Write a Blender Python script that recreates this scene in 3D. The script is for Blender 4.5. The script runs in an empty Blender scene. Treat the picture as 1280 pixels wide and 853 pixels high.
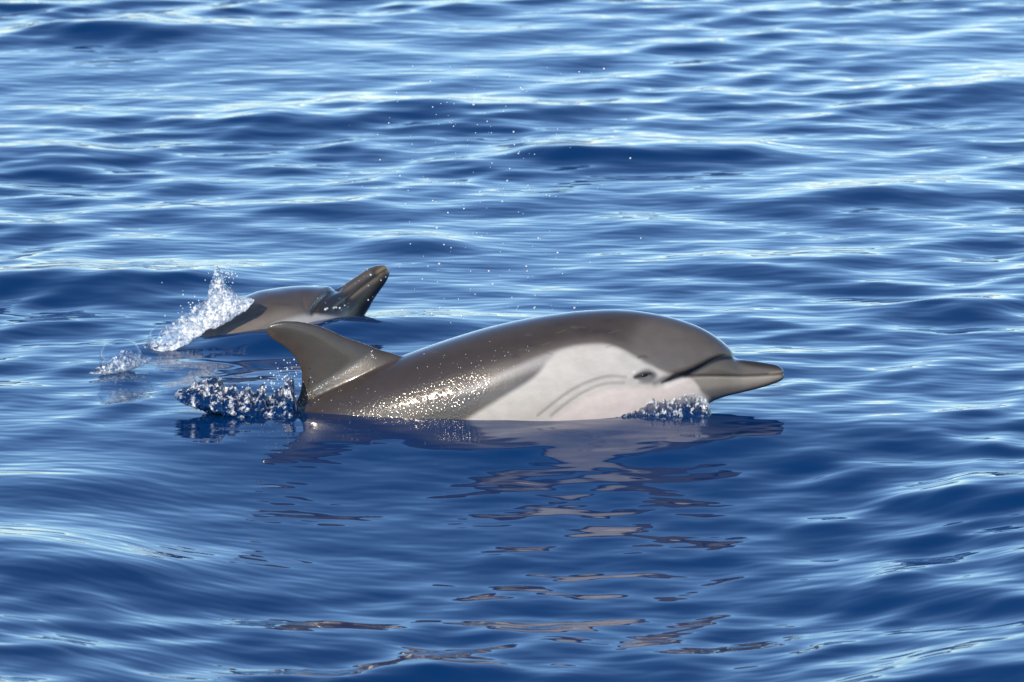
import bpy, bmesh, math
import numpy as np

# ------------------------------------------------------------------ camera
S = bpy.context.scene
THETA = math.radians(11.6)          # depression of the line of sight at the front dolphin
DIST = 22.0                         # metres from the lens to the front dolphin
FPX = 480.0 * DIST                  # focal length in photo pixels (1280 wide)
DELTA = THETA - math.atan((509 - 426.5) / FPX)
CAM = np.array([0.0, -DIST * math.cos(THETA), DIST * math.sin(THETA)])
FWD = np.array([0.0, math.cos(DELTA), -math.sin(DELTA)])
UP = np.array([0.0, math.sin(DELTA), math.cos(DELTA)])
RIGHT = np.array([1.0, 0.0, 0.0])

cd = bpy.data.cameras.new('camera')
cam = bpy.data.objects.new('camera', cd)
S.collection.objects.link(cam)
cam.location = CAM
cam.rotation_euler = (math.pi / 2 - DELTA, 0, 0)
cd.sensor_width = 36.0
cd.lens = FPX / 1280 * 36
cd.clip_start = 0.5
cd.clip_end = 20000
cd.dof.use_dof = True
cd.dof.focus_distance = DIST - 0.05
cd.dof.aperture_fstop = 9.0
S.camera = cam

# ------------------------------------------------------------------ light
SUN_EL = math.radians(24)
SUN_AZ = math.radians(24)           # from straight behind the camera towards the left
SUN_DIR = np.array([-math.sin(SUN_AZ) * math.cos(SUN_EL), -math.cos(SUN_AZ) * math.cos(SUN_EL), math.sin(SUN_EL)])
W = bpy.data.worlds.new('World')
S.world = W
W.use_nodes = True
nt = W.node_tree
bg = nt.nodes['Background']
sky = nt.nodes.new('ShaderNodeTexSky')
sky.sky_type = 'NISHITA'
sky.sun_disc = False
sky.sun_elevation = SUN_EL
sky.sun_rotation = math.atan2(SUN_DIR[0], SUN_DIR[1])
sky.air_density = 0.95
sky.dust_density = 0.0
sky.ozone_density = 5.2
bg.inputs['Strength'].default_value = 0.14
nt.links.new(sky.outputs[0], bg.inputs[0])
sd = bpy.data.lights.new('sun', 'SUN')
sd.energy = 2.85
sd.angle = math.radians(0.53)
sd.color = (1.0, 0.87, 0.67)
sun = bpy.data.objects.new('sun', sd)
S.collection.objects.link(sun)
from mathutils import Vector
sun.rotation_euler = Vector(SUN_DIR).to_track_quat('Z', 'Y').to_euler()
sun.location = SUN_DIR * 30
S.view_settings.view_transform = 'Standard'
S.view_settings.look = 'None'
S.view_settings.exposure = 0.64
S.view_settings.gamma = 1.0
S.render.engine = 'CYCLES'
S.cycles.use_denoising = True
S.cycles.max_bounces = 10
S.cycles.transmission_bounces = 8
S.cycles.sample_clamp_indirect = 4.0

# ------------------------------------------------------------------ helpers
def ray(px, py):
    d = FWD + (px - 640) / FPX * RIGHT + (426.5 - py) / FPX * UP
    return d

def on_plane(px, py, p0=(0, 0, 0), n=(0, 1, 0)):
    d = ray(px, py); n = np.array(n, float); p0 = np.array(p0, float)
    t = np.dot(p0 - CAM, n) / np.dot(d, n)
    return CAM + d * t

def project(P):
    r = P - CAM
    w = r @ FWD
    return 640 + FPX * (r @ RIGHT) / w, 426.5 - FPX * (r @ UP) / w

def pchip(x, y, xi):
    x = np.asarray(x, float); y = np.asarray(y, float); xi = np.asarray(xi, float)
    h = np.diff(x); d = np.diff(y) / h
    m = np.zeros_like(x)
    for i in range(1, len(x) - 1):
        if d[i - 1] * d[i] > 0:
            w1 = 2 * h[i] + h[i - 1]; w2 = h[i] + 2 * h[i - 1]
            m[i] = (w1 + w2) / (w1 / d[i - 1] + w2 / d[i])
    m[0], m[-1] = d[0], d[-1]
    k = np.clip(np.searchsorted(x, xi) - 1, 0, len(x) - 2)
    t = np.clip((xi - x[k]) / h[k], 0, 1)
    return ((2*t**3 - 3*t**2 + 1) * y[k] + (t**3 - 2*t**2 + t) * h[k] * m[k]
            + (-2*t**3 + 3*t**2) * y[k + 1] + (t**3 - t**2) * h[k] * m[k + 1])

def smooth(a, b, x):
    t = np.clip((x - a) / (b - a), 0, 1)
    return t * t * (3 - 2 * t)

def seg_dist(px, py, pts, closed=False):
    pts = np.asarray(pts, float)
    A = pts; B = np.roll(pts, -1, 0)
    if not closed: A, B = A[:-1], B[:-1]
    best = np.full(px.shape, 1e9)
    for a, b in zip(A, B):
        ab = b - a
        t = np.clip(((px - a[0]) * ab[0] + (py - a[1]) * ab[1]) / (ab @ ab), 0, 1)
        best = np.minimum(best, np.hypot(px - a[0] - t * ab[0], py - a[1] - t * ab[1]))
    return best

def inside(px, py, pts):
    pts = np.asarray(pts, float)
    c = np.zeros(px.shape, bool)
    for (x1, y1), (x2, y2) in zip(pts, np.roll(pts, -1, 0)):
        if y1 == y2: continue
        cond = ((y1 > py) != (y2 > py)) & (px < (x2 - x1) * (py - y1) / (y2 - y1) + x1)
        c ^= cond
    return c

def chaikin(pts, closed, it=2):
    p = np.asarray(pts, float)
    for _ in range(it):
        a = p; b = np.roll(p, -1, 0)
        if not closed: a, b = p[:-1], p[1:]
        q = np.stack([0.75 * a + 0.25 * b, 0.25 * a + 0.75 * b], 1).reshape(-1, 2)
        p = q if closed else np.concatenate([p[:1], q, p[-1:]])
    return p

def soft_poly(px, py, pts, soft):
    pts = chaikin(pts, True)
    d = seg_dist(px, py, pts, True)
    sd_ = np.where(inside(px, py, pts), d, -d)
    return smooth(-soft, soft, sd_)

def mesh_np(name, V, F):
    """F: (n,3) or (n,4) int array"""
    me = bpy.data.meshes.new(name)
    V = np.asarray(V, np.float32); F = np.asarray(F, np.int32)
    k = F.shape[1]
    me.vertices.add(len(V)); me.vertices.foreach_set('co', V.ravel())
    me.loops.add(F.size); me.loops.foreach_set('vertex_index', F.ravel())
    me.polygons.add(len(F)); me.polygons.foreach_set('loop_start', np.arange(len(F), dtype=np.int32) * k)
    me.update(calc_edges=True)
    me.validate()
    me.polygons.foreach_set('use_smooth', np.ones(len(me.polygons), bool))
    return me

def link(name, me, mat=None, parent=None):
    o = bpy.data.objects.new(name, me)
    S.collection.objects.link(o)
    if mat: me.materials.append(mat)
    if parent: o.parent = parent
    return o

def tag(o, label=None, cat=None, group=None, kind=None):
    for k, v in (('label', label), ('category', cat), ('group', group), ('kind', kind)):
        if v: o[k] = v
    return o

def voxel(V, F, size, iters=3):
    """union of closed shells -> one continuous surface; returns verts, tris/quads arrays"""
    T = np.concatenate([F[:, [0, 1, 2]], F[:, [0, 2, 3]]]) if F.shape[1] == 4 else F
    area = np.linalg.norm(np.cross(V[T[:, 1]] - V[T[:, 0]], V[T[:, 2]] - V[T[:, 0]]), axis=1)
    me = mesh_np('tmp', V, T[area > 1e-12])
    o = link('tmp', me)
    m = o.modifiers.new('r', 'REMESH'); m.mode = 'VOXEL'; m.voxel_size = size; m.adaptivity = 0
    dg = bpy.context.evaluated_depsgraph_get()
    ev = o.evaluated_get(dg).to_mesh()
    n = len(ev.vertices)
    V2 = np.empty(n * 3, np.float32); ev.vertices.foreach_get('co', V2); V2 = V2.reshape(-1, 3).astype(float)
    F2 = np.empty(len(ev.loops), np.int32); ev.loops.foreach_get('vertex_index', F2); F2 = F2.reshape(-1, 4)
    bpy.data.objects.remove(o); bpy.data.meshes.remove(me)
    return relax(V2, F2, iters), F2

def relax(V, F, iters, weight=None):
    E = np.concatenate([F[:, [0, 1]], F[:, [1, 2]], F[:, [2, 3]], F[:, [3, 0]]])
    deg = np.bincount(E[:, 0], minlength=len(V)) + np.bincount(E[:, 1], minlength=len(V))
    for it in range(iters):
        for lam in (0.55, -0.57) if weight is None else (0.6,):
            acc = np.stack([np.bincount(E[:, 0], V[E[:, 1], k], len(V)) + np.bincount(E[:, 1], V[E[:, 0], k], len(V)) for k in range(3)], 1)
            d = (acc / deg[:, None] - V) * lam
            V = V + (d if weight is None else d * weight[:, None])
    return V

def vnormals(V, F):
    n = np.cross(V[F[:, 2]] - V[F[:, 0]], V[F[:, 3]] - V[F[:, 1]])
    N = np.zeros_like(V)
    for k in range(4):
        for c in range(3): N[:, c] += np.bincount(F[:, k], n[:, c], len(V))
    return N / (np.linalg.norm(N, axis=1, keepdims=True) + 1e-12)

def grid_faces(nr, nc, wrap):
    i = np.arange(nr - 1)[:, None]; j = np.arange(nc if wrap else nc - 1)[None, :]
    j2 = (j + 1) % nc
    return np.stack([i * nc + j, i * nc + j2, (i + 1) * nc + j2, (i + 1) * nc + j], -1).reshape(-1, 4)

ICO = {}
def ico(sub):
    if sub not in ICO:
        bm = bmesh.new(); bmesh.ops.create_icosphere(bm, subdivisions=sub, radius=1)
        ICO[sub] = (np.array([v.co[:] for v in bm.verts]), np.array([[v.index for v in f.verts] for f in bm.faces]))
        bm.free()
    return ICO[sub]

def spheres(C, R, sub=1, squash=None):
    v, f = ico(sub)
    R = np.asarray(R, float)
    sc = R[:, None] * (np.ones((len(R), 3)) if squash is None else squash)
    V = (np.asarray(C)[:, None, :] + v[None] * sc[:, None, :]).reshape(-1, 3)
    F = (f[None] + (np.arange(len(R)) * len(v))[:, None, None]).reshape(-1, 3)
    return V, F

def tri4(F):
    return np.concatenate([F, F[:, 2:3]], 1)

# ------------------------------------------------------------------ materials
def mat(name):
    m = bpy.data.materials.new(name); m.use_nodes = True
    return m, m.node_tree, m.node_tree.nodes['Principled BSDF']

def sea_material():
    m, t, p = mat('sea_water')
    p.inputs['Base Color'].default_value = (0.0008, 0.030, 0.112, 1)
    p.inputs['Roughness'].default_value = 0.03
    p.inputs['IOR'].default_value = 1.333
    tc = t.nodes.new('ShaderNodeNewGeometry')
    mp = t.nodes.new('ShaderNodeMapping'); mp.inputs['Scale'].default_value = (0.55, 1.2, 1.0)
    n = t.nodes.new('ShaderNodeTexNoise'); n.inputs['Scale'].default_value = 13.0; n.inputs['Detail'].default_value = 1.0
    b = t.nodes.new('ShaderNodeBump'); b.inputs['Strength'].default_value = 1.0; b.inputs['Distance'].default_value = 0.0034
    t.links.new(tc.outputs['Position'], mp.inputs['Vector']); t.links.new(mp.outputs[0], n.inputs['Vector'])
    t.links.new(n.outputs['Fac'], b.inputs['Height']); t.links.new(b.outputs[0], p.inputs['Normal'])
    return m

def skin_material():
    m, t, p = mat('wet_dolphin_skin')
    at = t.nodes.new('ShaderNodeAttribute'); at.attribute_name = 'pigment_shade'
    wt = t.nodes.new('ShaderNodeAttribute'); wt.attribute_name = 'beads'
    tc = t.nodes.new('ShaderNodeTexCoord')
    n = t.nodes.new('ShaderNodeTexNoise'); n.inputs['Scale'].default_value = 26.0; n.inputs['Detail'].default_value = 5.0
    mr = t.nodes.new('ShaderNodeMapRange'); mr.inputs['To Min'].default_value = 0.86; mr.inputs['To Max'].default_value = 1.14
    mul = t.nodes.new('ShaderNodeVectorMath'); mul.operation = 'MULTIPLY'
    t.links.new(tc.outputs['Object'], n.inputs['Vector']); t.links.new(n.outputs['Fac'], mr.inputs['Value'])
    t.links.new(at.outputs['Color'], mul.inputs[0]); t.links.new(mr.outputs[0], mul.inputs[1])
    m2 = t.nodes.new('ShaderNodeMapping'); m2.inputs['Scale'].default_value = (14, 30, 30)
    n5 = t.nodes.new('ShaderNodeTexNoise'); n5.inputs['Scale'].default_value = 1.0; n5.inputs['Detail'].default_value = 6.0; n5.inputs['Roughness'].default_value = 0.65
    t.links.new(tc.outputs['Object'], m2.inputs['Vector']); t.links.new(m2.outputs[0], n5.inputs['Vector'])
    r5 = t.nodes.new('ShaderNodeMapRange'); r5.inputs['From Min'].default_value = 0.3; r5.inputs['From Max'].default_value = 0.7; r5.inputs['To Min'].default_value = 0.90; r5.inputs['To Max'].default_value = 1.08
    t.links.new(n5.outputs['Fac'], r5.inputs['Value'])
    mul2 = t.nodes.new('ShaderNodeVectorMath'); mul2.operation = 'MULTIPLY'
    t.links.new(mul.outputs[0], mul2.inputs[0]); t.links.new(r5.outputs[0], mul2.inputs[1])
    t.links.new(mul2.outputs[0], p.inputs['Base Color'])
    rr = t.nodes.new('ShaderNodeMapRange'); rr.inputs['From Max'].default_value = 0.8; rr.inputs['To Min'].default_value = 0.34; rr.inputs['To Max'].default_value = 0.09
    t.links.new(wt.outputs['Fac'], rr.inputs['Value']); t.links.new(rr.outputs[0], p.inputs['Roughness'])
    p.inputs['IOR'].default_value = 1.38
    p.inputs['Coat Weight'].default_value = 0.9
    p.inputs['Coat Roughness'].default_value = 0.09
    p.inputs['Coat IOR'].default_value = 1.33
    # beads of water on the lower flank
    v = t.nodes.new('ShaderNodeTexVoronoi'); v.inputs['Scale'].default_value = 140.0
    t.links.new(tc.outputs['Object'], v.inputs['Vector'])
    vr = t.nodes.new('ShaderNodeMapRange'); vr.inputs['From Max'].default_value = 0.6; vr.inputs['To Min'].default_value = 1.0; vr.inputs['To Max'].default_value = 0.0
    t.links.new(v.outputs['Distance'], vr.inputs['Value'])
    b = t.nodes.new('ShaderNodeBump'); b.inputs['Distance'].default_value = 0.0018
    t.links.new(vr.outputs[0], b.inputs['Height']); t.links.new(wt.outputs['Fac'], b.inputs['Strength'])
    n2 = t.nodes.new('ShaderNodeTexNoise'); n2.inputs['Scale'].default_value = 60.0; n2.inputs['Detail'].default_value = 3.0
    t.links.new(tc.outputs['Object'], n2.inputs['Vector'])
    b2 = t.nodes.new('ShaderNodeBump'); b2.inputs['Distance'].default_value = 0.002; b2.inputs['Strength'].default_value = 0.12
    t.links.new(n2.outputs['Fac'], b2.inputs['Height']); t.links.new(b.outputs[0], b2.inputs['Normal'])
    t.links.new(b2.outputs[0], p.inputs['Coat Normal']); t.links.new(b2.outputs[0], p.inputs['Normal'])
    return m

def eye_material():
    m, t, p = mat('wet_eye')
    p.inputs['Base Color'].default_value = (0.006, 0.005, 0.005, 1)
    p.inputs['Roughness'].default_value = 0.08
    return m

def splash_material(name, lo, hi, scale=55.0, blue_z=None, rough=0.03):
    """clear water: glass, with white mixed in by noise to paint the sparkle of sunlit drops, sea blue where it is deep"""
    m, t, p = mat(name)
    p.inputs['Base Color'].default_value = (0.93, 0.97, 1.0, 1)
    p.inputs['Roughness'].default_value = rough
    p.inputs['IOR'].default_value = 1.333
    p.inputs['Transmission Weight'].default_value = 1.0
    out = t.nodes['Material Output']
    q = t.nodes.new('ShaderNodeBsdfPrincipled')
    q.inputs['Base Color'].default_value = (0.80, 0.83, 0.86, 1)
    q.inputs['Roughness'].default_value = 0.12
    q.inputs['IOR'].default_value = 1.333
    tc = t.nodes.new('ShaderNodeTexCoord')
    n = t.nodes.new('ShaderNodeTexNoise'); n.inputs['Scale'].default_value = scale; n.inputs['Detail'].default_value = 4.0
    mr = t.nodes.new('ShaderNodeMapRange'); mr.inputs['From Min'].default_value = 0.40; mr.inputs['From Max'].default_value = 0.62
    mr.inputs['To Min'].default_value = lo; mr.inputs['To Max'].default_value = hi
    t.links.new(tc.outputs['Object'], n.inputs['Vector']); t.links.new(n.outputs['Fac'], mr.inputs['Value'])
    mx = t.nodes.new('ShaderNodeMixShader')
    t.links.new(mr.outputs[0], mx.inputs[0]); t.links.new(p.outputs[0], mx.inputs[1]); t.links.new(q.outputs[0], mx.inputs[2])
    last = mx
    if blue_z is not None:
        r = t.nodes.new('ShaderNodeBsdfPrincipled')
        r.inputs['Base Color'].default_value = (0.0012, 0.022, 0.075, 1); r.inputs['Roughness'].default_value = 0.04; r.inputs['IOR'].default_value = 1.333
        ge = t.nodes.new('ShaderNodeNewGeometry'); sp = t.nodes.new('ShaderNodeSeparateXYZ'); t.links.new(ge.outputs['Position'], sp.inputs[0])
        n3 = t.nodes.new('ShaderNodeTexNoise'); n3.inputs['Scale'].default_value = 60.0; t.links.new(ge.outputs['Position'], n3.inputs['Vector'])
        ad = t.nodes.new('ShaderNodeMath'); ad.operation = 'MULTIPLY_ADD'; ad.inputs[1].default_value = 0.05
        t.links.new(n3.outputs['Fac'], ad.inputs[0]); t.links.new(sp.outputs['Z'], ad.inputs[2])
        zr = t.nodes.new('ShaderNodeMapRange'); zr.inputs['From Min'].default_value = blue_z + 0.025 - 0.006; zr.inputs['From Max'].default_value = blue_z + 0.025 + 0.006
        zr.inputs['To Min'].default_value = 0.92; zr.inputs['To Max'].default_value = 0.0
        t.links.new(ad.outputs[0], zr.inputs['Value'])
        last = t.nodes.new('ShaderNodeMixShader')
        t.links.new(zr.outputs[0], last.inputs[0]); t.links.new(mx.outputs[0], last.inputs[1]); t.links.new(r.outputs[0], last.inputs[2])
    t.links.new(last.outputs[0], out.inputs['Surface'])
    return m

def churn_material(name, lo, hi, scale, bump_scale, stretch=(1, 1, 1)):
    """broken water: lace of white air bubbles over deep blue or clear water, finely wrinkled"""
    m, t, p = mat(name)
    out = t.nodes['Material Output']
    tc = t.nodes.new('ShaderNodeTexCoord'); mp = t.nodes.new('ShaderNodeMapping'); mp.inputs['Scale'].default_value = stretch
    t.links.new(tc.outputs['Object'], mp.inputs['Vector'])
    v = t.nodes.new('ShaderNodeTexVoronoi'); v.inputs['Scale'].default_value = bump_scale; v.feature = 'SMOOTH_F1'
    nb = t.nodes.new('ShaderNodeTexNoise'); nb.inputs['Scale'].default_value = bump_scale * 0.7; nb.inputs['Detail'].default_value = 3.0
    for q in (v, nb): t.links.new(mp.outputs[0], q.inputs['Vector'])
    sm = t.nodes.new('ShaderNodeMath'); sm.operation = 'ADD'
    t.links.new(v.outputs['Distance'], sm.inputs[0]); t.links.new(nb.outputs['Fac'], sm.inputs[1])
    b = t.nodes.new('ShaderNodeBump'); b.inputs['Strength'].default_value = 1.0; b.inputs['Distance'].default_value = 0.55 / bump_scale
    t.links.new(sm.outputs[0], b.inputs['Height'])
    # white lace
    n = t.nodes.new('ShaderNodeTexNoise'); n.inputs['Scale'].default_value = scale; n.inputs['Detail'].default_value = 6.0; n.inputs['Roughness'].default_value = 0.7
    t.links.new(mp.outputs[0], n.inputs['Vector'])
    mr = t.nodes.new('ShaderNodeMapRange'); mr.inputs['From Min'].default_value = lo; mr.inputs['From Max'].default_value = hi; mr.inputs['To Max'].default_value = 0.95
    fo = t.nodes.new('ShaderNodeAttribute'); fo.attribute_name = 'foam'
    ad = t.nodes.new('ShaderNodeMath'); ad.operation = 'ADD'
    t.links.new(n.outputs['Fac'], ad.inputs[0]); t.links.new(fo.outputs['Fac'], ad.inputs[1]); t.links.new(ad.outputs[0], mr.inputs['Value'])
    p.inputs['Base Color'].default_value = (0.84, 0.86, 0.88, 1); p.inputs['Roughness'].default_value = 0.18; p.inputs['IOR'].default_value = 1.333
    t.links.new(b.outputs[0], p.inputs['Normal'])
    mx = t.nodes.new('ShaderNodeMixShader'); t.links.new(mr.outputs[0], mx.inputs[0]); t.links.new(p.outputs[0], mx.inputs[2])
    r = t.nodes.new('ShaderNodeBsdfPrincipled'); r.inputs['Roughness'].default_value = 0.04; r.inputs['IOR'].default_value = 1.333
    t.links.new(b.outputs[0], r.inputs['Normal'])
    if True:
        dp = t.nodes.new('ShaderNodeAttribute'); dp.attribute_name = 'deep'
        sb = t.nodes.new('ShaderNodeBsdfPrincipled'); sb.inputs['Roughness'].default_value = 0.04; sb.inputs['IOR'].default_value = 1.333
        sb.inputs['Base Color'].default_value = (0.0008, 0.022, 0.090, 1); t.links.new(b.outputs[0], sb.inputs['Normal'])
        tr = t.nodes.new('ShaderNodeBsdfTransparent'); tr.inputs[0].default_value = (0.92, 0.96, 1, 1)
        r.inputs['Base Color'].default_value = (0.95, 0.98, 1, 1); r.inputs['Transmission Weight'].default_value = 1.0
        m2 = t.nodes.new('ShaderNodeMixShader'); m2.inputs[0].default_value = 0.35
        t.links.new(tr.outputs[0], m2.inputs[1]); t.links.new(r.outputs[0], m2.inputs[2])
        m4 = t.nodes.new('ShaderNodeMixShader'); t.links.new(dp.outputs['Fac'], m4.inputs[0]); t.links.new(m2.outputs[0], m4.inputs[1]); t.links.new(sb.outputs[0], m4.inputs[2])
        t.links.new(m4.outputs[0], mx.inputs[1])
    t.links.new(mx.outputs[0], out.inputs['Surface'])
    return m

def film_material():
    m, t, p = mat('bubble_film')
    out = t.nodes['Material Output']
    t.nodes.remove(p)
    lw = t.nodes.new('ShaderNodeLayerWeight'); lw.inputs['Blend'].default_value = 0.5
    fr = t.nodes.new('ShaderNodeMath'); fr.operation = 'POWER'; fr.inputs[1].default_value = 1.8
    mx0 = t.nodes.new('ShaderNodeMapRange'); mx0.inputs['To Min'].default_value = 0.08; mx0.inputs['To Max'].default_value = 0.42
    t.links.new(lw.outputs['Facing'], fr.inputs[0]); t.links.new(fr.outputs[0], mx0.inputs['Value']); fr = mx0
    tr = t.nodes.new('ShaderNodeBsdfTransparent'); tr.inputs[0].default_value = (0.93, 0.96, 1, 1)
    gl = t.nodes.new('ShaderNodeBsdfGlossy'); gl.inputs['Roughness'].default_value = 0.03
    mx = t.nodes.new('ShaderNodeMixShader')
    t.links.new(fr.outputs[0], mx.inputs[0]); t.links.new(tr.outputs[0], mx.inputs[1]); t.links.new(gl.outputs[0], mx.inputs[2])
    t.links.new(mx.outputs[0], out.inputs['Surface'])
    return m

M_SEA = sea_material(); M_SKIN = skin_material(); M_EYE = eye_material()
M_SPLASH = churn_material('churned_splash_water', 0.52, 0.66, 60.0, 110.0); M_CURL = churn_material('curling_splash_water', 0.52, 0.68, 90.0, 140.0, (1, 1, 0.5))
M_FROTH = churn_material('frothy_splash_water', 0.46, 0.62, 75.0, 170.0); M_DROP = splash_material('droplet_water', 0.45, 0.9, 300.0); M_FILM = film_material()  # the white in the droplets stands in for their sun sparkle

# ------------------------------------------------------------------ the sea
rng = np.random.default_rng(11)
def axis(fine0, fine1, step, far, grow):
    a = list(np.arange(fine0, fine1 + 1e-6, step))
    s = step
    while a[-1] < far: s *= grow; a.append(a[-1] + s)
    s = step; b = []; x = a[0]
    while x > -far: s *= grow; x -= s; b.append(x)
    return np.array(b[::-1] + a)

NW = 280
WL = np.exp(rng.uniform(math.log(0.09), math.log(2.6), NW))            # wavelengths
WA = np.where(rng.random(NW) < 0.55, math.radians(-92) + rng.normal(0, math.radians(36), NW), math.radians(-45) + rng.normal(0, math.radians(22), NW))   # heading of each wave
WP = rng.uniform(0, 2 * math.pi, NW)
OFFSET = (57.392, 10.784)
WS = (np.exp(-((np.log(WL / 0.28)) / 0.75) ** 2) + 0.06) * rng.uniform(0.5, 1.3, NW)
WS *= 0.080 * math.sqrt(2) / math.sqrt((WS ** 2).sum())                # rms slope
WK = 2 * math.pi / WL
WAMP = WS / WK
WP = WP + WK * (np.cos(WA) * OFFSET[0] + np.sin(WA) * OFFSET[1])
# patches where the small wavelets gather
PK = rng.normal(0, 1, (3, 4, 2)) * np.array([1.7, 1.0]); PP = rng.uniform(0, 6.28, (3, 4))
def patches(x, y):
    out = []
    for i in range(3):
        f = sum(np.sin(k[0] * x + k[1] * y + p) for k, p in zip(PK[i], PP[i]))
        out.append(0.25 + 1.5 * smooth(-0.8, 1.8, f))
    return out

# single swells that stand out: crest centre (pixel), half length m, half width m, height m, turn deg
SWELLS = [(175, 40, .34, .20, .045, 0), (60, 195, .25, .2, .03, 10), (440, 262, .26, .16, .022, 8), (850, 190, .32, .18, .04, -6), (690, 194, .2, .15, .028, 8), (525, 306, .16, .15, .03, 0),
          (130, 352, .40, .22, .045, 8), (1235, 605, .25, .2, .035, 10), (100, 690, .42, .26, .040, -8), (575, 408, .17, .14, .018, 0), (1110, 815, .5, .25, .04, 38),
          (1060, 245, .3, .2, .03, 20), (1230, 112, .3, .2, .035, 25), (560, 140, .4, .25, .03, 0), (1200, 385, .2, .15, .02, 15),
          (330, 150, .3, .2, .025, 15), (980, 330, .3, .17, .02, -8), (90, 600, .25, .2, .02, 0), (1150, 700, .3, .2, .03, 15)]
HUMPS = []
for sx_, sy_, hl, hw, hh, tn in SWELLS:
    p = on_plane(sx_, sy_, (0, 0, 0), (0, 0, 1))
    HUMPS.append((p[0], p[1], hh, hl, hw, math.radians(tn)))
# trough in front of the large dolphin, water drawn up along the flank of the rear one
REAR = on_plane(330, 414, (0, 0, 0), (0, 0, 1))
HUMPS += [(REAR[0] + 0.17, REAR[1] - 0.02, 0.042, 0.28, 0.15, math.radians(28))]

def calm(x, y):
    """waves are low right beside the front dolphin"""
    e = ((x - 0.05) / 0.95) ** 2 + ((y + 0.12) / 0.42) ** 2
    e2 = (x / 0.95) ** 2 + ((y + 1.1) / 1.2) ** 2
    return (0.30 + 0.70 * smooth(0.35, 1.7, e)) * (0.42 + 0.58 * smooth(0.5, 1.4, e2))

def waves(x, y, d=None):
    z = np.zeros_like(x); ox = np.zeros_like(x); oy = np.zeros_like(x)
    pm = patches(x, y); c = calm(x, y)
    for i, (a, k, th, ph, wl) in enumerate(zip(WAMP, WK, WA, WP, WL)):
        cx, cy = math.cos(th), math.sin(th)
        ph_ = k * (cx * x + cy * y) + ph
        aa = a if d is None else a * np.clip((wl / d - 2.5) / 2.5, 0, 1)
        if wl < 0.45: aa = aa * pm[i % 3]
        aa = aa * (c if wl > 0.36 else 0.62 + 0.38 * c)
        z += aa * np.cos(ph_)
        s = aa * np.sin(ph_) * 0.9
        ox -= s * cx; oy -= s * cy
    for hx, hy, hh, sx, sy, an in HUMPS:
        u = (x - hx) * math.cos(an) + (y - hy) * math.sin(an); v = -(x - hx) * math.sin(an) + (y - hy) * math.cos(an)
        z = z + hh * np.exp(-(u / sx) ** 2 - (v / sy) ** 2)
    z = z - (0.080 * smooth(-0.10, -1.05, y) + 0.065 * smooth(-0.8, -2.1, y) + 0.03 * smooth(-2.0, -3.4, y)) * np.exp(-((x - 0.12) / 1.12) ** 4)
    oy = oy - 1.4 * z
    return ox, oy, z

xs = axis(-2.5, 2.5, 0.0125, 6000, 1.13)
ys = axis(-6.0, 12.0, 0.019, 6000, 1.13)
X, Y = np.meshgrid(xs, ys)
X = X.astype(np.float32); Y = Y.astype(np.float32)
dx = np.gradient(xs); dy = np.gradient(ys)
dd = np.maximum(dx[None, :], dy[:, None]).astype(np.float32)
ox, oy, oz = waves(X, Y, dd)
sea = link('sea', mesh_np('sea', np.stack([X + ox, Y + oy, oz], -1).reshape(-1, 3), grid_faces(len(ys), len(xs), False)), M_SEA)
tag(sea, 'deep blue open sea with smooth rolling wavelets', 'sea', kind='structure')

def sea_z(x, y):
    a = np.array([float(x)]); b = np.array([float(y)])
    return float(waves(a, b)[2][0])

# ------------------------------------------------------------------ dolphins
class Frame:
    """side view plane of an animal: pixel -> (u along the body, v up) with the body axis pitched by alpha"""
    def __init__(self, p0, yaw, alpha):
        self.p0 = np.array(p0, float); self.ax = np.array([math.cos(yaw), math.sin(yaw), 0.0])
        self.ay = np.array([-math.sin(yaw), math.cos(yaw), 0.0])      # away from the camera
        self.ca, self.sa = math.cos(alpha), math.sin(alpha)
    def uv(self, pts):
        out = []
        for px, py in pts:
            p = on_plane(px, py, self.p0, self.ay) - self.p0
            a, z = p @ self.ax, p[2]
            out.append((a * self.ca + z * self.sa, -a * self.sa + z * self.ca))
        return np.array(out)
    def world(self, u, w, v):
        a = u * self.ca - v * self.sa; z = u * self.sa + v * self.ca
        return self.p0 + a[..., None] * self.ax + np.asarray(w)[..., None] * self.ay + z[..., None] * np.array([0, 0, 1.0])
    def mirror_near(self, P):
        """the same point on the flank that faces the camera"""
        d = (P - self.p0) @ self.ay
        return P - (d + np.abs(d))[:, None] * self.ay

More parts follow.
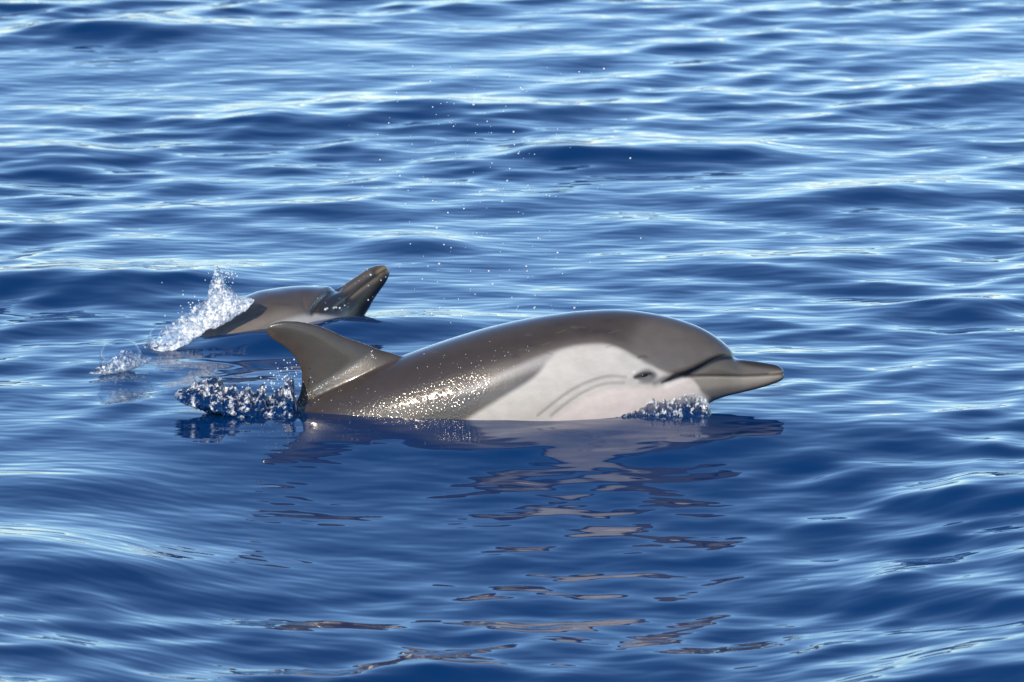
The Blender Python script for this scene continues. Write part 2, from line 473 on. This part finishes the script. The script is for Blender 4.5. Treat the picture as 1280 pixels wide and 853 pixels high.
def loft(fr, top, bot, wid, n=420, m=96):
    """closed body from a side profile in pixels (tip of the beak first) and half widths in metres"""
    T = fr.uv(top); B = fr.uv(bot)
    tip = T[0, 0]
    L = tip - min(T[-1, 0], B[-1, 0])
    q = np.linspace(0, 1, n) ** 1.6 * math.sqrt(L) ; q[0] = 0.0
    d = q ** 2
    u = tip - d
    vt = pchip(np.sqrt(np.maximum(tip - T[:, 0], 0)), T[:, 1], q)
    vb = pchip(np.sqrt(np.maximum(tip - B[:, 0], 0)), B[:, 1], q)
    wp = np.array([fr.uv([(px, 480)])[0, 0] if not isinstance(px, tuple) else px[0] for px, _ in wid])
    ww = pchip(np.sqrt(np.maximum(tip - wp, 0)), np.array([w for _, w in wid]), q)
    t = np.linspace(0, 2 * math.pi, m, endpoint=False)
    mid = (vt + vb) / 2; h = (vt - vb) / 2
    c, s = np.cos(t), np.sin(t)
    w_ = ww[:, None] * np.sign(c) * np.abs(c) ** 0.92
    v_ = mid[:, None] + h[:, None] * s
    P = fr.world(np.repeat(u[:, None], m, 1), w_, v_).reshape(-1, 3)
    F = grid_faces(n, m, True)
    # end cap at the tail
    base = (n - 1) * m
    c0 = len(P); P = np.concatenate([P, P[base:base + m].mean(0, keepdims=True)])
    j = np.arange(m)
    cap = np.stack([base + j, base + (j + 1) % m, np.full(m, c0), np.full(m, c0)], 1)
    return P, np.concatenate([F, cap])

def foil(fr, lead, trail, half, n=60, m=40, plane='side', w0=0.0):
    """fin between a leading and a trailing edge (pixels, base to tip) with an airfoil section"""
    def res(pts):
        p = fr.uv(pts); s = np.concatenate([[0], np.cumsum(np.hypot(*np.diff(p, axis=0).T))]); s /= s[-1]
        q = np.linspace(0, 1, n)
        return np.stack([pchip(s, p[:, 0], q), pchip(s, p[:, 1], q)], 1)
    A, B = res(lead), res(trail)
    hs = np.linspace(0, 1, n)
    th = np.interp(hs, [a for a, _ in half], [b for _, b in half])
    t = np.linspace(0, 2 * math.pi, m, endpoint=False)
    c = (1 - np.cos(t)) / 2
    prof = np.sign(np.sin(t)) * (2.2 * np.sqrt(c) * (1 - c) ** 0.9 + 0.10 * np.sqrt(np.maximum(c * (1 - c), 0)) * 2)
    U = A[:, None, 0] * (1 - c) + B[:, None, 0] * c
    V = A[:, None, 1] * (1 - c) + B[:, None, 1] * c
    Wd = w0 + th[:, None] * prof
    P = fr.world(U, Wd, V).reshape(-1, 3)
    F = grid_faces(n, m, True)
    k = len(P)
    P = np.concatenate([P, P[:m].mean(0, keepdims=True), P[(n - 1) * m:n * m].mean(0, keepdims=True)])
    j = np.arange(m)
    c1 = np.stack([(j + 1) % m, j, np.full(m, k), np.full(m, k)], 1)
    b = (n - 1) * m
    c2 = np.stack([b + j, b + (j + 1) % m, np.full(m, k + 1), np.full(m, k + 1)], 1)
    return P, np.concatenate([F, c1, c2])

def blade(root, tip, chord0, chord1, thick, sweep, up):
    """flipper or fluke: swept tapering blade from root to tip"""
    root, tip, sweep, up = (np.array(a, float) for a in (root, tip, sweep, up))
    n, m = 30, 28
    h = np.linspace(0, 1, n)
    t = np.linspace(0, 2 * math.pi, m, endpoint=False); c = (1 - np.cos(t)) / 2
    prof = np.sign(np.sin(t)) * 2.2 * np.sqrt(c) * (1 - c) ** 0.9
    ch = (chord0 + (chord1 - chord0) * h) * np.sqrt(np.clip(1 - h ** 6, 0.02, 1))
    cen = root + (tip - root) * h[:, None] + sweep * (h ** 2)[:, None]
    ax = np.array(SWD)
    P = cen[:, None, :] + ((c - 0.4)[None, :, None] * ch[:, None, None]) * ax + (prof[None, :, None] * (thick * (1 - 0.8 * h))[:, None, None]) * up
    P = P.reshape(-1, 3); F = grid_faces(n, m, True); k = len(P)
    P = np.concatenate([P, P[:m].mean(0, keepdims=True), P[(n - 1) * m:].mean(0, keepdims=True)])
    j = np.arange(m); b = (n - 1) * m
    return P, np.concatenate([F, np.stack([(j + 1) % m, j, np.full(m, k), np.full(m, k)], 1), np.stack([b + j, b + (j + 1) % m, np.full(m, k + 1), np.full(m, k + 1)], 1)])

def union(parts):
    V, F, o = [], [], 0
    for v, f in parts:
        a, b, c, d = (v[f[:, k]] for k in range(4))
        vol = (np.cross(a, b) * c).sum() + (np.cross(a, c) * d).sum()
        if vol < 0: f = f[:, ::-1]
        V.append(v); F.append(f + o); o += len(v)
    return np.concatenate(V), np.concatenate(F)

def finish_body(name, V, F, col, beads, parent):
    me = mesh_np(name, V, F)
    a = me.color_attributes.new('pigment_shade', 'FLOAT_COLOR', 'POINT')
    a.data.foreach_set('color', np.concatenate([np.clip(col, 0, 1), np.ones((len(V), 1))], 1).astype(np.float32).ravel())
    b = me.attributes.new('beads', 'FLOAT', 'POINT'); b.data.foreach_set('value', beads.astype(np.float32))
    return link(name, me, M_SKIN, parent)

def lerp(col, c, m):
    return col + (np.array(c) - col) * m[:, None]

def empty(name, loc):
    o = bpy.data.objects.new(name, None); S.collection.objects.link(o); o.location = loc
    o.empty_display_size = 0.1
    bpy.context.view_layer.update()
    return o

# ---- front dolphin, side on
fr = Frame((0, 0, 0), 0.0, 0.0)
top = [(980.6, 468), (977.5, 461), (971, 456.6), (960, 454.3), (941.5, 451.5), (927, 449.5), (921, 446.5), (917, 441), (912.3, 435.9), (899, 424.4), (877.8, 411.2), (854, 401.9),
       (832.6, 396), (808.7, 391.6), (787.5, 389), (766, 388), (726, 390), (692, 394.2), (660, 399.5), (612, 410.3), (572, 422), (546, 430.5),
       (511, 443), (470, 459), (430, 478), (400, 493), (366, 511), (300, 548), (230, 588), (120, 648), (40, 688)]
bot = [(980.6, 468), (977.4, 475), (965.4, 480.4), (946.8, 486), (925.6, 491), (907, 495.4), (893.7, 500), (880, 508), (860, 520), (835, 534), (800, 549),
       (750, 565), (700, 575), (640, 581), (580, 584), (500, 590), (430, 603), (366, 620), (300, 640), (230, 660), (120, 690), (40, 708)]
wid = [(980.6, 0.0), (977.5, 0.011), (970, 0.018), (950, 0.025), (930, 0.033), (918, 0.043), (905, 0.056), (880, 0.077), (850, 0.098), (805, 0.120),
       (760, 0.140), (700, 0.158), (640, 0.166), (580, 0.162), (500, 0.142), (430, 0.115), (366, 0.090), (300, 0.068), (230, 0.05), (120, 0.03), (40, 0.022)]
fin_lead = [(520, 462), (505, 447), (488, 440.3), (471, 435.8), (453, 429), (431.5, 421.6), (408, 411), (390, 405.2), (375, 402.3), (360, 401.2), (346, 402.8), (337, 406.5)]
fin_trail = [(385, 535), (367, 512), (369, 503), (373.5, 493), (376.6, 481), (376.8, 467), (372.5, 453), (363, 440.5), (350, 430), (338, 422.5), (333.5, 417), (332.2, 412)]
fin = foil(fr, fin_lead, fin_trail, [(0, 0.046), (0.12, 0.030), (0.3, 0.0155), (0.6, 0.011), (0.9, 0.007), (1, 0.004)])
SWD = (-0.85, 0, -0.25)
flip_near = blade(on_plane(722, 540) + np.array([0, -0.12, 0]), on_plane(640, 640) + np.array([0, -0.22, 0]), 0.11, 0.03, 0.012, (-0.05, 0, 0), (0.2, 0.9, -0.3))
flip_far = blade(on_plane(722, 540) + np.array([0, 0.12, 0]), on_plane(640, 640) + np.array([0, 0.22, 0]), 0.11, 0.03, 0.012, (-0.05, 0, 0), (0.2, 0.9, 0.3))
SWD = (-0.87, 0, -0.48)
tl = on_plane(55, 696)
fl_a = blade(tl, tl + np.array([-0.07, -0.24, -0.04]), 0.16, 0.03, 0.010, (-0.05, 0, -0.03), (-0.48, 0, 0.87))
fl_b = blade(tl, tl + np.array([-0.07, 0.24, -0.04]), 0.16, 0.03, 0.010, (-0.05, 0, -0.03), (-0.48, 0, 0.87))
V, F = voxel(*union([loft(fr, top, bot, wid), fin, flip_near, flip_far, fl_a, fl_b]), 0.0028)
px, py = project(fr.mirror_near(V))
seam = np.exp(-(seg_dist(px, py, [(366, 508), (400, 486), (447, 457), (490, 440), (512, 441)]) / 9.0) ** 2)
V = relax(V, F, 14, np.clip(seam * 1.3, 0, 1))
N = vnormals(V, F)
px, py = project(fr.mirror_near(V))
up_side = V[:, 2] > -0.2
def line(pts, s): return np.exp(-(seg_dist(px, py, chaikin(pts, False)) / s) ** 2) * up_side
mouth = [(980.5, 467), (972, 468.3), (965, 469), (945, 470.2), (925.6, 470.6), (905, 470.3), (885.8, 470), (868, 470.3), (858, 471)]
groove = [(921, 446.5), (915, 446), (903, 446.5), (890, 451), (877.8, 458.5), (862, 466.5), (846, 472.5), (832, 478.5)]
disp = (-0.0032 * line(mouth, 1.7) - 0.0055 * line(groove, 5.0) + 0.004 * line([(898, 440), (878, 450), (860, 458)], 9.0)
        - 0.0022 * line([(794, 471.5), (804, 469.5), (812, 467)], 2.0) + 0.0035 * line([(795, 466), (806, 463), (815, 466)], 3.2) + 0.002 * line([(798, 477), (810, 477)], 3.0)
        - 0.0012 * line([(782, 472), (761, 470), (734, 478), (708, 492), (673, 520)], 2.2) - 0.0012 * line([(780, 479.5), (756, 479.5), (729, 491), (708, 505), (690, 520)], 2.2))
V = V + N * disp[:, None]

col = np.tile(np.array([0.062, 0.049, 0.040]), (len(V), 1))
r2 = np.random.default_rng(5)
def patch(c, pts, soft, amt=1.0):
    global col
    col = lerp(col, c, soft_poly(px, py, pts, soft) * amt * up_side)
def stroke(c, pts, s, amt=1.0):
    global col
    col = lerp(col, c, line(pts, s) * amt)
patch((0.042, 0.032, 0.026), [(360, 515), (450, 462), (520, 450), (620, 425), (720, 400), (800, 396), (700, 425), (560, 470), (480, 500), (400, 540)], 14, 0.8)
patch((0.108, 0.091, 0.078), [(800, 400), (830, 396), (870, 408), (905, 430), (918, 442), (900, 446), (870, 460), (840, 468), (805, 452), (785, 432)], 12)
patch((0.046, 0.037, 0.030), [(330, 412), (345, 400), (400, 404), (470, 436), (495, 441), (440, 462), (372, 505), (377, 470)], 7)
stroke((0.045, 0.038, 0.034), [(333, 411), (345, 402), (365, 400), (400, 407), (440, 424), (480, 439)], 3.0, 0.7)
# pale blaze sweeping back from the eye, grey band below it, then the white belly
patch((0.135, 0.114, 0.096), [(860, 468), (760, 424), (700, 432), (640, 452), (570, 474), (500, 500), (430, 530), (380, 575), (200, 670), (200, 720), (600, 640), (880, 560)], 11)
patch((0.31, 0.29, 0.275), [(830, 466), (790, 444), (762, 430.5), (739, 430), (713, 433), (686, 441), (650, 456), (600, 478), (560, 494), (590, 492), (640, 475), (700, 460), (760, 462), (800, 480)], 4.5)
patch((0.085, 0.076, 0.070), [(700, 452), (660, 463), (610, 482), (540, 512), (480, 545), (520, 552), (600, 512), (660, 483), (705, 463)], 7, 0.85)
patch((0.46, 0.43, 0.395), [(846, 470), (830, 466), (809, 457), (792, 446), (777, 437), (761, 432.5), (740, 431.5), (715, 434), (690, 443), (672, 470), (640, 490), (590, 520), (540, 552), (400, 660), (700, 660), (880, 560), (892, 500), (870, 474)], 4.0)
patch((0.60, 0.53, 0.50), [(868, 474), (840, 478), (815, 486), (780, 484), (740, 492), (700, 516), (650, 560), (700, 600), (850, 560), (895, 500), (880, 480)], 5.0, 0.95)
patch((0.46, 0.44, 0.42), [(786, 466), (800, 458), (818, 462), (834, 470), (828, 480), (808, 484), (790, 478)], 6, 0.75)
# lower jaw and beak
patch((0.26, 0.235, 0.20), [(985, 467), (925, 470), (868, 470), (866, 474), (872, 482), (884, 497), (925, 494), (985, 486)], 2.6)
patch((0.16, 0.145, 0.135), [(884, 497), (872, 486), (890, 486), (940, 480), (985, 474), (985, 495), (900, 512)], 4.5, 0.85)
patch((0.022, 0.020, 0.020), [(985, 470), (972, 475), (955, 481.5), (925, 489.5), (900, 496), (900, 506), (985, 492)], 3.0, 0.92)  # shade under the beak, painted into the skin colour
patch((0.105, 0.090, 0.075), [(985, 466), (925, 469.5), (870, 469.5), (860, 468), (880, 459), (905, 449), (921, 447), (940, 449), (985, 452)], 2.6)
patch((0.020, 0.018, 0.018), [(921, 452), (924, 446), (950, 448), (985, 454), (983, 463), (972, 462), (958, 461), (935, 458)], 3.6, 0.88)
stroke((0.30, 0.245, 0.165), [(982, 465), (975, 466), (963, 468)], 2.2, 0.85)
stroke((0.055, 0.040, 0.030), mouth, 1.4, 0.85)
# dark stripe from the crease of the beak to the eye
patch((0.0065, 0.007, 0.010), [(921, 448.5), (916, 443.5), (905, 443), (890, 447), (876, 455), (858, 463.5), (842, 467.5), (836, 472), (824, 480), (836, 478.5), (848, 474), (862, 470.5), (878, 461), (892, 453), (906, 449)], 2.4)
stroke((0.035, 0.034, 0.036), [(846, 469.5), (832, 473), (818, 479)], 4.0, 0.6)
# eye patch
patch((0.10, 0.092, 0.088), [(793, 472), (799, 464), (809, 460.5), (817, 464), (823, 470), (816, 478), (803, 480)], 4.0, 0.9)
stroke((0.012, 0.011, 0.012), [(794, 472), (804, 470), (813, 467.5)], 2.3, 0.95)
# fine stripes from the eye to the flipper, spots on the back
stroke((0.27, 0.25, 0.235), [(782, 472), (761, 470), (734, 478), (708, 492), (673, 520)], 2.4, 0.75)
stroke((0.30, 0.275, 0.26), [(780, 479.5), (756, 479.5), (729, 491), (708, 505), (690, 520)], 2.2, 0.7)
for sx, sy, sl, ss in ((727, 413, 7, 3.2), (752, 414, 9, 3.4), (763, 417, 5, 3.0), (664, 433, 4, 2.4), (645, 445, 3, 2.0), (700, 405, 4, 2), (803, 446, 5, 1.6), (760, 400, 3, 2.0)):
    stroke((0.036, 0.031, 0.030), [(sx - sl, sy + 1), (sx, sy - 0.5), (sx + sl, sy + 0.5)], ss, 0.6)
for _ in range(16):
    sx, sy, an, ln = r2.uniform(520, 870), r2.uniform(398, 440), r2.uniform(-0.5, 0.3), r2.uniform(6, 22)
    stroke((0.11, 0.10, 0.09), [(sx, sy), (sx + ln * math.cos(an), sy + ln * math.sin(an))], 0.9, 0.35)
beads = soft_poly(px, py, [(385, 545), (430, 522), (470, 505), (520, 482), (560, 468), (600, 462), (610, 480), (590, 505), (575, 540)], 16) * up_side
d1 = empty('dolphin', (0, 0, 0))
tag(d1, 'large grey dolphin with white blaze on its side and curved dorsal fin raised', 'dolphin', 'dolphins surfacing')
body = finish_body('body', V, F, col, 0.05 + 0.50 * beads, d1)

# eyes
def near_surface(P, tx, ty, side):
    ok = (V[:, 1] * side > 0)
    i = np.argmin(np.where(ok, (px - tx) ** 2 + (py - ty) ** 2, 1e9))
    return V[i], N[i]
for side in (-1, 1):
    p, nrm = near_surface(V, 804, 469.5, side)
    v, f = ico(3)
    e = link('eye', mesh_np('eye', v * np.array([0.014, 0.008, 0.0065]), f), M_EYE, d1)
    e.location = p - nrm * 0.0055
    e.rotation_euler = (0, math.radians(-12), math.radians(8 * side))

# beads of water clinging to the skin
def skin_beads(spots, parent, side_ok):
    Cb, Rb = [], []
    for bx_, by_, r_ in spots:
        i = np.argmin(np.where(side_ok, (px - bx_) ** 2 + (py - by_) ** 2, 1e9))
        Cb.append(V[i] + N[i] * r_ * 0.25); Rb.append(r_)
    v_, f_ = spheres(np.array(Cb), np.array(Rb), 2)
    o = link('water_beads', mesh_np('water_beads', v_, f_), M_DROP, parent)
    o['kind'] = 'stuff'
    return o
spots = []
ln = chaikin([(367, 507), (385, 494), (400, 484), (425, 470), (447, 457.5)], False)
for _ in range(70):
    k = r2.random() ** 0.8 * (len(ln) - 1.001); i = int(k); q = ln[i] + (ln[i + 1] - ln[i]) * (k - i)
    spots.append((q[0] + r2.normal(0, 1.4), q[1] + r2.normal(0, 1.0), r2.uniform(0.0008, 0.0022)))
for _ in range(12): spots.append((r2.normal(466, 3), r2.normal(445, 4), r2.uniform(0.0008, 0.0018)))
for _ in range(70): spots.append((r2.normal(600, 45), r2.normal(455, 14), r2.uniform(0.0005, 0.0014)))
for _ in range(50): spots.append((r2.uniform(375, 480), r2.uniform(485, 522), r2.uniform(0.0005, 0.0013)))
skin_beads(spots, d1, V[:, 1] < 0)

# ---- rear dolphin, heading up and slightly away
P0 = on_plane(330, 414, (0, 0, 0), (0, 0, 1))
yaw2, al2 = math.radians(28), math.radians(16)
fr2 = Frame(P0, yaw2, al2)
top2 = [(486.6, 338), (484.5, 334), (477.2, 331.5), (464, 334.6), (451, 342.8), (434.5, 354), (426.5, 359.5), (422, 360.6), (413, 359.6), (405, 359), (378.7, 358.4), (352.5, 361.3), (326, 367.2), (310, 374), (280, 389), (240, 413), (190, 446), (130, 488), (40, 555), (-60, 610)]
bot2 = [(486.6, 338), (485.5, 344), (481, 353), (472.3, 365), (464, 377), (458, 388), (446, 404), (420, 428), (380, 452), (330, 474), (280, 494), (230, 520), (170, 550), (80, 600), (-40, 640)]
T2 = fr2.uv(top2)
def wu(px_, py_): return (fr2.uv([(px_, py_)])[0, 0],)
wid2 = [(wu(486.6, 338), 0.0), (wu(484, 340), 0.012), (wu(478, 345), 0.020), (wu(460, 358), 0.029), (wu(440, 372), 0.040), (wu(425, 380), 0.056), (wu(405, 385), 0.084),
        (wu(375, 392), 0.115), (wu(330, 408), 0.14), (wu(270, 430), 0.155), (wu(190, 470), 0.145), (wu(80, 540), 0.09), (wu(-60, 620), 0.03)]
V, F = voxel(*union([loft(fr2, top2, bot2, wid2, 360, 80)]), 0.0035)
N = vnormals(V, F)
px, py = project(fr2.mirror_near(V))
up_side = np.ones(len(V), bool)
mouth2 = [(485, 336), (476, 341), (468, 347), (452, 358), (438, 370), (426, 380), (418, 386)]
groove2 = [(423, 360.5), (414, 365), (404, 373), (396, 381), (391, 391)]
V = V + N * (-0.0045 * line(mouth2, 1.9) - 0.008 * line(groove2, 4.0) + 0.004 * line([(410, 362), (396, 372), (386, 385)], 6) - 0.0015 * line([(378, 372), (380, 384), (386, 392)], 2.0))[:, None]
col = np.tile(np.array([0.090, 0.073, 0.060]), (len(V), 1))
patch((0.060, 0.047, 0.038), [(310, 374), (350, 358), (420, 358), (400, 368), (340, 374), (280, 405), (240, 425)], 8, 0.8)
patch((0.24, 0.21, 0.175), [(372, 386), (340, 391), (300, 405), (260, 424), (280, 432), (330, 412), (385, 398)], 8, 0.6)  # golden sun glint along the lower flank, painted as a pale warm stripe
patch((0.50, 0.48, 0.45), [(395, 392), (370, 396), (330, 410), (300, 470), (440, 420), (430, 398)], 5, 0.85)
patch((0.030, 0.025, 0.021), [(423, 361), (480, 328), (495, 338), (470, 372), (455, 400), (420, 394), (390, 392), (398, 378)], 3.0)
patch((0.010, 0.009, 0.009), [(487, 344), (470, 362), (448, 376), (432, 388), (455, 396), (480, 365)], 4.0, 0.9)
stroke((0.20, 0.165, 0.115), [(440, 371), (455, 359.5), (470, 349)], 3.0, 0.55)
stroke((0.30, 0.22, 0.12), [(486, 337), (481, 335), (474, 341)], 4.0, 0.9)
stroke((0.16, 0.14, 0.12), [(430, 364), (447, 352), (462, 342)], 3.5, 0.5)
stroke((0.012, 0.010, 0.009), mouth2, 1.3, 0.9)
stroke((0.020, 0.018, 0.018), groove2, 2.6, 0.85)
stroke((0.050, 0.045, 0.043), [(340, 380), (350, 380), (362, 381)], 1.6, 0.5)
d2 = empty('dolphin', P0)
tag(d2, 'dolphin breaking the surface with its beak tilted up, froth trailing over its back', 'dolphin', 'dolphins surfacing')
b2 = finish_body('body', V, F, col, np.full(len(V), 0.05), d2)
b2.matrix_parent_inverse = d2.matrix_world.inverted()
near2 = ((V - P0) @ fr2.ay) < 0
spots = [(463, 344, .0030), (476, 350, .0022), (482, 346, .0018), (406, 387, .0040), (409, 386, .0036), (418, 384.5, .0036), (421, 384, .0036), (424, 385, .0030), (460, 375, .0022), (431, 382, .002)]
for _ in range(25): spots.append((r2.uniform(395, 480), r2.uniform(345, 388), r2.uniform(0.0005, 0.0012)))
w2 = skin_beads(spots, d2, near2); w2.matrix_parent_inverse = d2.matrix_world.inverted()

# ------------------------------------------------------------------ splashes
def fill(outline, n, rmin, rmax, plane_p, plane_n, thick, seed, power=2.0):
    """random blobs inside a pixel outline, laid through the depth of a slab"""
    g = np.random.default_rng(seed)
    o = np.array(outline, float); lo, hi = o.min(0), o.max(0)
    C, R = [], []
    while len(C) < n:
        q = g.uniform(lo, hi)
        if not inside(np.array([q[0]]), np.array([q[1]]), o)[0]: continue
        off = g.normal(0, 0.5) * thick
        C.append(on_plane(q[0], q[1], np.array(plane_p) + np.array(plane_n) * off, plane_n))
        R.append(rmin + (rmax - rmin) * g.random() ** power)
    return np.array(C), np.array(R)

LAT = np.random.default_rng(77).random((48, 48, 48))
def vnoise(P):
    i = np.floor(P).astype(int); f = P - i; f = f * f * (3 - 2 * f); i %= 48; j = (i + 1) % 48
    out = 0
    for a in (0, 1):
        for b in (0, 1):
            for c in (0, 1):
                w = (f[..., 0] if a else 1 - f[..., 0]) * (f[..., 1] if b else 1 - f[..., 1]) * (f[..., 2] if c else 1 - f[..., 2])
                out = out + w * LAT[(j if a else i)[..., 0], (j if b else i)[..., 1], (j if c else i)[..., 2]]
    return out

def fbm(P, octs=4, ridged=False):
    s_, a, o = 0, 1.0, 0
    for k in range(octs):
        n = vnoise(P * 2 ** k + 7.3 * k)
        if ridged: n = 1 - np.abs(2 * n - 1)
        s_ = s_ + a * n; o += a; a *= 0.55
    return s_ / o - 0.5

def surge(name, p0, nrm, bottom, top, thick, amp, freq, ragged, material, label, foam, deep, lean=0.0, nu=520, nt_=110, seed=0, squeeze=(1, 1, 1), taper=0.05):
    """wall of broken water standing on a line: bottom and top edges in pixels on a plane, lens-shaped section, torn and wrinkled"""
    nrm = np.array(nrm, float); p0 = np.array(p0, float)
    bx = np.array(bottom, float); tx = np.array(top, float)
    X = np.linspace(max(bx[0, 0], tx[0, 0]), min(bx[-1, 0], tx[-1, 0]), nu)
    e = np.linspace(0, 1, nu); end = np.clip(np.minimum(e, 1 - e) / taper, 0, 1) ** 0.6
    by = np.interp(X, bx[:, 0], bx[:, 1]); ty = np.interp(X, tx[:, 0], tx[:, 1])
    q = np.stack([X * 0.11, np.full(nu, seed * 3.1), np.zeros(nu)], 1)
    ty = by + (ty - by) * end * (1 + ragged * (fbm(q, 4) * 2.0)) 
    Bp = np.array([on_plane(a, b, p0, nrm) for a, b in zip(X, by)]); Tp = np.array([on_plane(a, b, p0, nrm) for a, b in zip(X, ty)])
    t = np.linspace(0, 2 * math.pi, nt_, endpoint=False); c = (1 - np.cos(t)) / 2
    th = (thick[0] * (1 - c) ** 0.8 + thick[1] * c) * np.sin(t)
    P = Bp[:, None] * (1 - c)[None, :, None] + Tp[:, None] * c[None, :, None] + (th[None, :] * end[:, None])[..., None] * nrm + (lean * c)[None, :, None] * nrm
    d = np.stack([np.zeros(nt_), np.sin(t), -np.cos(t) * 0.8], 1)
    D = d[:, 1][:, None] * nrm + d[:, 2][:, None] * np.array([0, 0, 1.0])
    Q = P * np.array(squeeze) * freq + seed * 5.7
    n1 = fbm(Q, 4, True); n2_ = fbm(Q * 0.45 + 3.3, 3)
    P = P + D[None] * ((n1 * amp + n2_ * amp * 1.6) * end[:, None])[..., None]
    V_ = P.reshape(-1, 3); F_ = grid_faces(nu, nt_, True)
    me = mesh_np(name, V_, F_)
    cc = np.repeat(c[None], nu, 0).ravel()
    a = me.attributes.new('foam', 'FLOAT', 'POINT'); a.data.foreach_set('value', np.interp(cc, [0, 0.5, 1], foam).astype(np.float32))
    a = me.attributes.new('deep', 'FLOAT', 'POINT'); a.data.foreach_set('value', np.clip(np.interp(cc, [0, 0.5, 1], deep) + 0.7 * n1.ravel(), 0, 1).astype(np.float32))
    o = link(name, me, material)
    return tag(o, label, 'splash', kind='stuff')

# wake behind the dorsal fin of the front dolphin
surge('splash', (0, -0.09, 0), (0, 1, 0), [(218, 496), (236, 502), (262, 510), (300, 520), (335, 528), (374, 531)],
      [(218, 492), (236, 483), (256, 479), (282, 482), (300, 489), (318, 485), (338, 491), (352, 482), (364, 474), (374, 466)],
      (0.055, 0.012), 0.030, 26, 0.5, M_SPLASH, 'churned glassy splash trailing behind the curved dorsal fin', (-0.02, 0.0, 0.04), (1.0, 0.9, 0.3), 0.03, 560, 120, 1)
# curl of water pushed up under the throat of the front dolphin
surge('splash', (0, -0.125, 0), (0, 1, 0), [(728, 528), (780, 533), (850, 534), (892, 530)], [(728, 523), (758, 513), (785, 503), (812, 497), (850, 496), (880, 499), (892, 503)],
      (0.022, 0.006), 0.016, 55, 0.22, M_CURL, 'crinkled ridge of clear water under the white throat', (-0.08, 0.0, 0.05), (1.0, 0.65, -0.2), 0.045, 620, 110, 2, (1.2, 1, 0.5))
# froth running over the back of the rear dolphin, with a plume
n2 = fr2.ay
pn = P0 - n2 * 0.13
CRB = [(182, 446), (214, 439), (238, 427), (258, 414), (280, 402), (300, 390), (318, 375)]
CRT = [(182, 443), (200, 431), (215, 416), (232, 402), (250, 389), (263, 381), (269, 372), (271, 354), (274, 346), (281, 341), (287, 346), (291, 357), (298, 369), (308, 374), (318, 375)]
surge('splash', pn, n2, CRB, CRT, (0.020, 0.004), 0.017, 40, 0.22, M_FROTH, 'white frothy plume over the back of the dolphin with tilted beak', (0.09, 0.03, -0.05), (-0.2, -0.5, -0.8), 0.045, 620, 120, 3)

# two thin bubbles at the tail end of that froth
def bubble(px_, py_, r, label, off):
    c = on_plane(px_, py_, pn - n2 * off, n2)
    v, f = ico(4)
    keep = v[:, 2] > -0.35
    fk = f[keep[f].all(1)]
    o = link('bubble', mesh_np('bubble', v * r * np.array([1.0, 1.0, 0.95]), fk), M_FILM)
    o.location = c
    tag(o, label, 'bubble', 'bubbles at the end of the froth')
    return c
c1 = bubble(151, 449, 0.058, 'large clear dome bubble at the end of the frothy trail', 0.20)
c2 = bubble(204, 424, 0.040, 'smaller clear bubble squeezed between dome bubble and white froth', 0.05)
foot = [(112, 464), (122, 452), (134, 447), (150, 446), (172, 440), (182, 440), (178, 452), (150, 462), (128, 466)]
surge('splash', c1, n2, [(110, 467), (130, 468), (152, 464), (178, 455), (190, 448)], [(110, 464), (122, 452), (134, 447), (150, 445), (172, 439), (190, 440)],
      (0.028, 0.005), 0.016, 42, 0.6, M_FROTH, 'small frothy ring of water inside and beside dome bubble', (0.0, 0.0, -0.04), (0.3, 0.0, -0.4), 0.0, 300, 90, 4, (1, 1, 1), 0.4)

# spray in the air above the dolphins
g = np.random.default_rng(21)
seen = [(538, 102), (541, 134), (592, 131), (567, 158), (653, 112), (651, 110), (630, 139), (642, 165), (609, 152), (643, 181), (788, 198), (637, 211), (648, 192), (568, 229),
        (535, 224), (507, 255), (560, 266), (541, 251), (662, 237), (683, 244), (687, 245), (628, 252), (580, 261), (573, 230), (596, 291), (546, 285), (513, 305), (555, 306), (564, 310),
        (535, 333), (549, 330), (673, 298), (801, 298), (697, 316), (658, 333), (659, 339), (528, 349), (616, 355), (640, 372), (669, 384), (668, 385), (540, 392), (547, 395), (503, 388),
        (594, 368), (550, 385), (577, 395), (611, 339), (738, 328), (755, 86), (724, 90), (486, 154), (475, 200), (492, 215), (500, 220), (660, 232), (634, 226), (615, 204), (600, 240), (718, 385)]
C, R = [], []
for x, y in seen:
    C.append(on_plane(x, y, (0, g.uniform(0.0, 0.7), 0), (0, 1, 0))); R.append(g.uniform(0.0018, 0.0030))
while len(C) < 190:
    x = g.normal(590, 75); y = g.uniform(80, 405)
    if abs(x - 590) < 170:
        C.append(on_plane(x, y, (0, g.uniform(0.0, 0.7), 0), (0, 1, 0))); R.append(g.uniform(0.0008, 0.0016))
for cx, cy, sx, sy, n in ((350, 480, 14, 12, 40), (358, 465, 8, 10, 26), (300, 486, 30, 4, 14), (810, 497, 40, 4, 20)):
    for _ in range(n):
        C.append(on_plane(g.normal(cx, sx), min(g.normal(cy, sy), 520), (0, g.uniform(-0.14, -0.04), 0), (0, 1, 0))); R.append(g.uniform(0.001, 0.0026))
for cx, cy, sx, sy, n in ((283, 345, 9, 8, 50), (255, 385, 25, 14, 40)):
    for _ in range(n):
        C.append(on_plane(g.normal(cx, sx), g.normal(cy, sy), pn, n2)); R.append(g.uniform(0.0009, 0.0024))
v, f = spheres(np.array(C), np.array(R), 2)
spray = link('spray', mesh_np('spray', v, f), M_DROP)
tag(spray, 'fine spray of bright droplets hanging in the air above the dolphins', 'spray', kind='stuff')
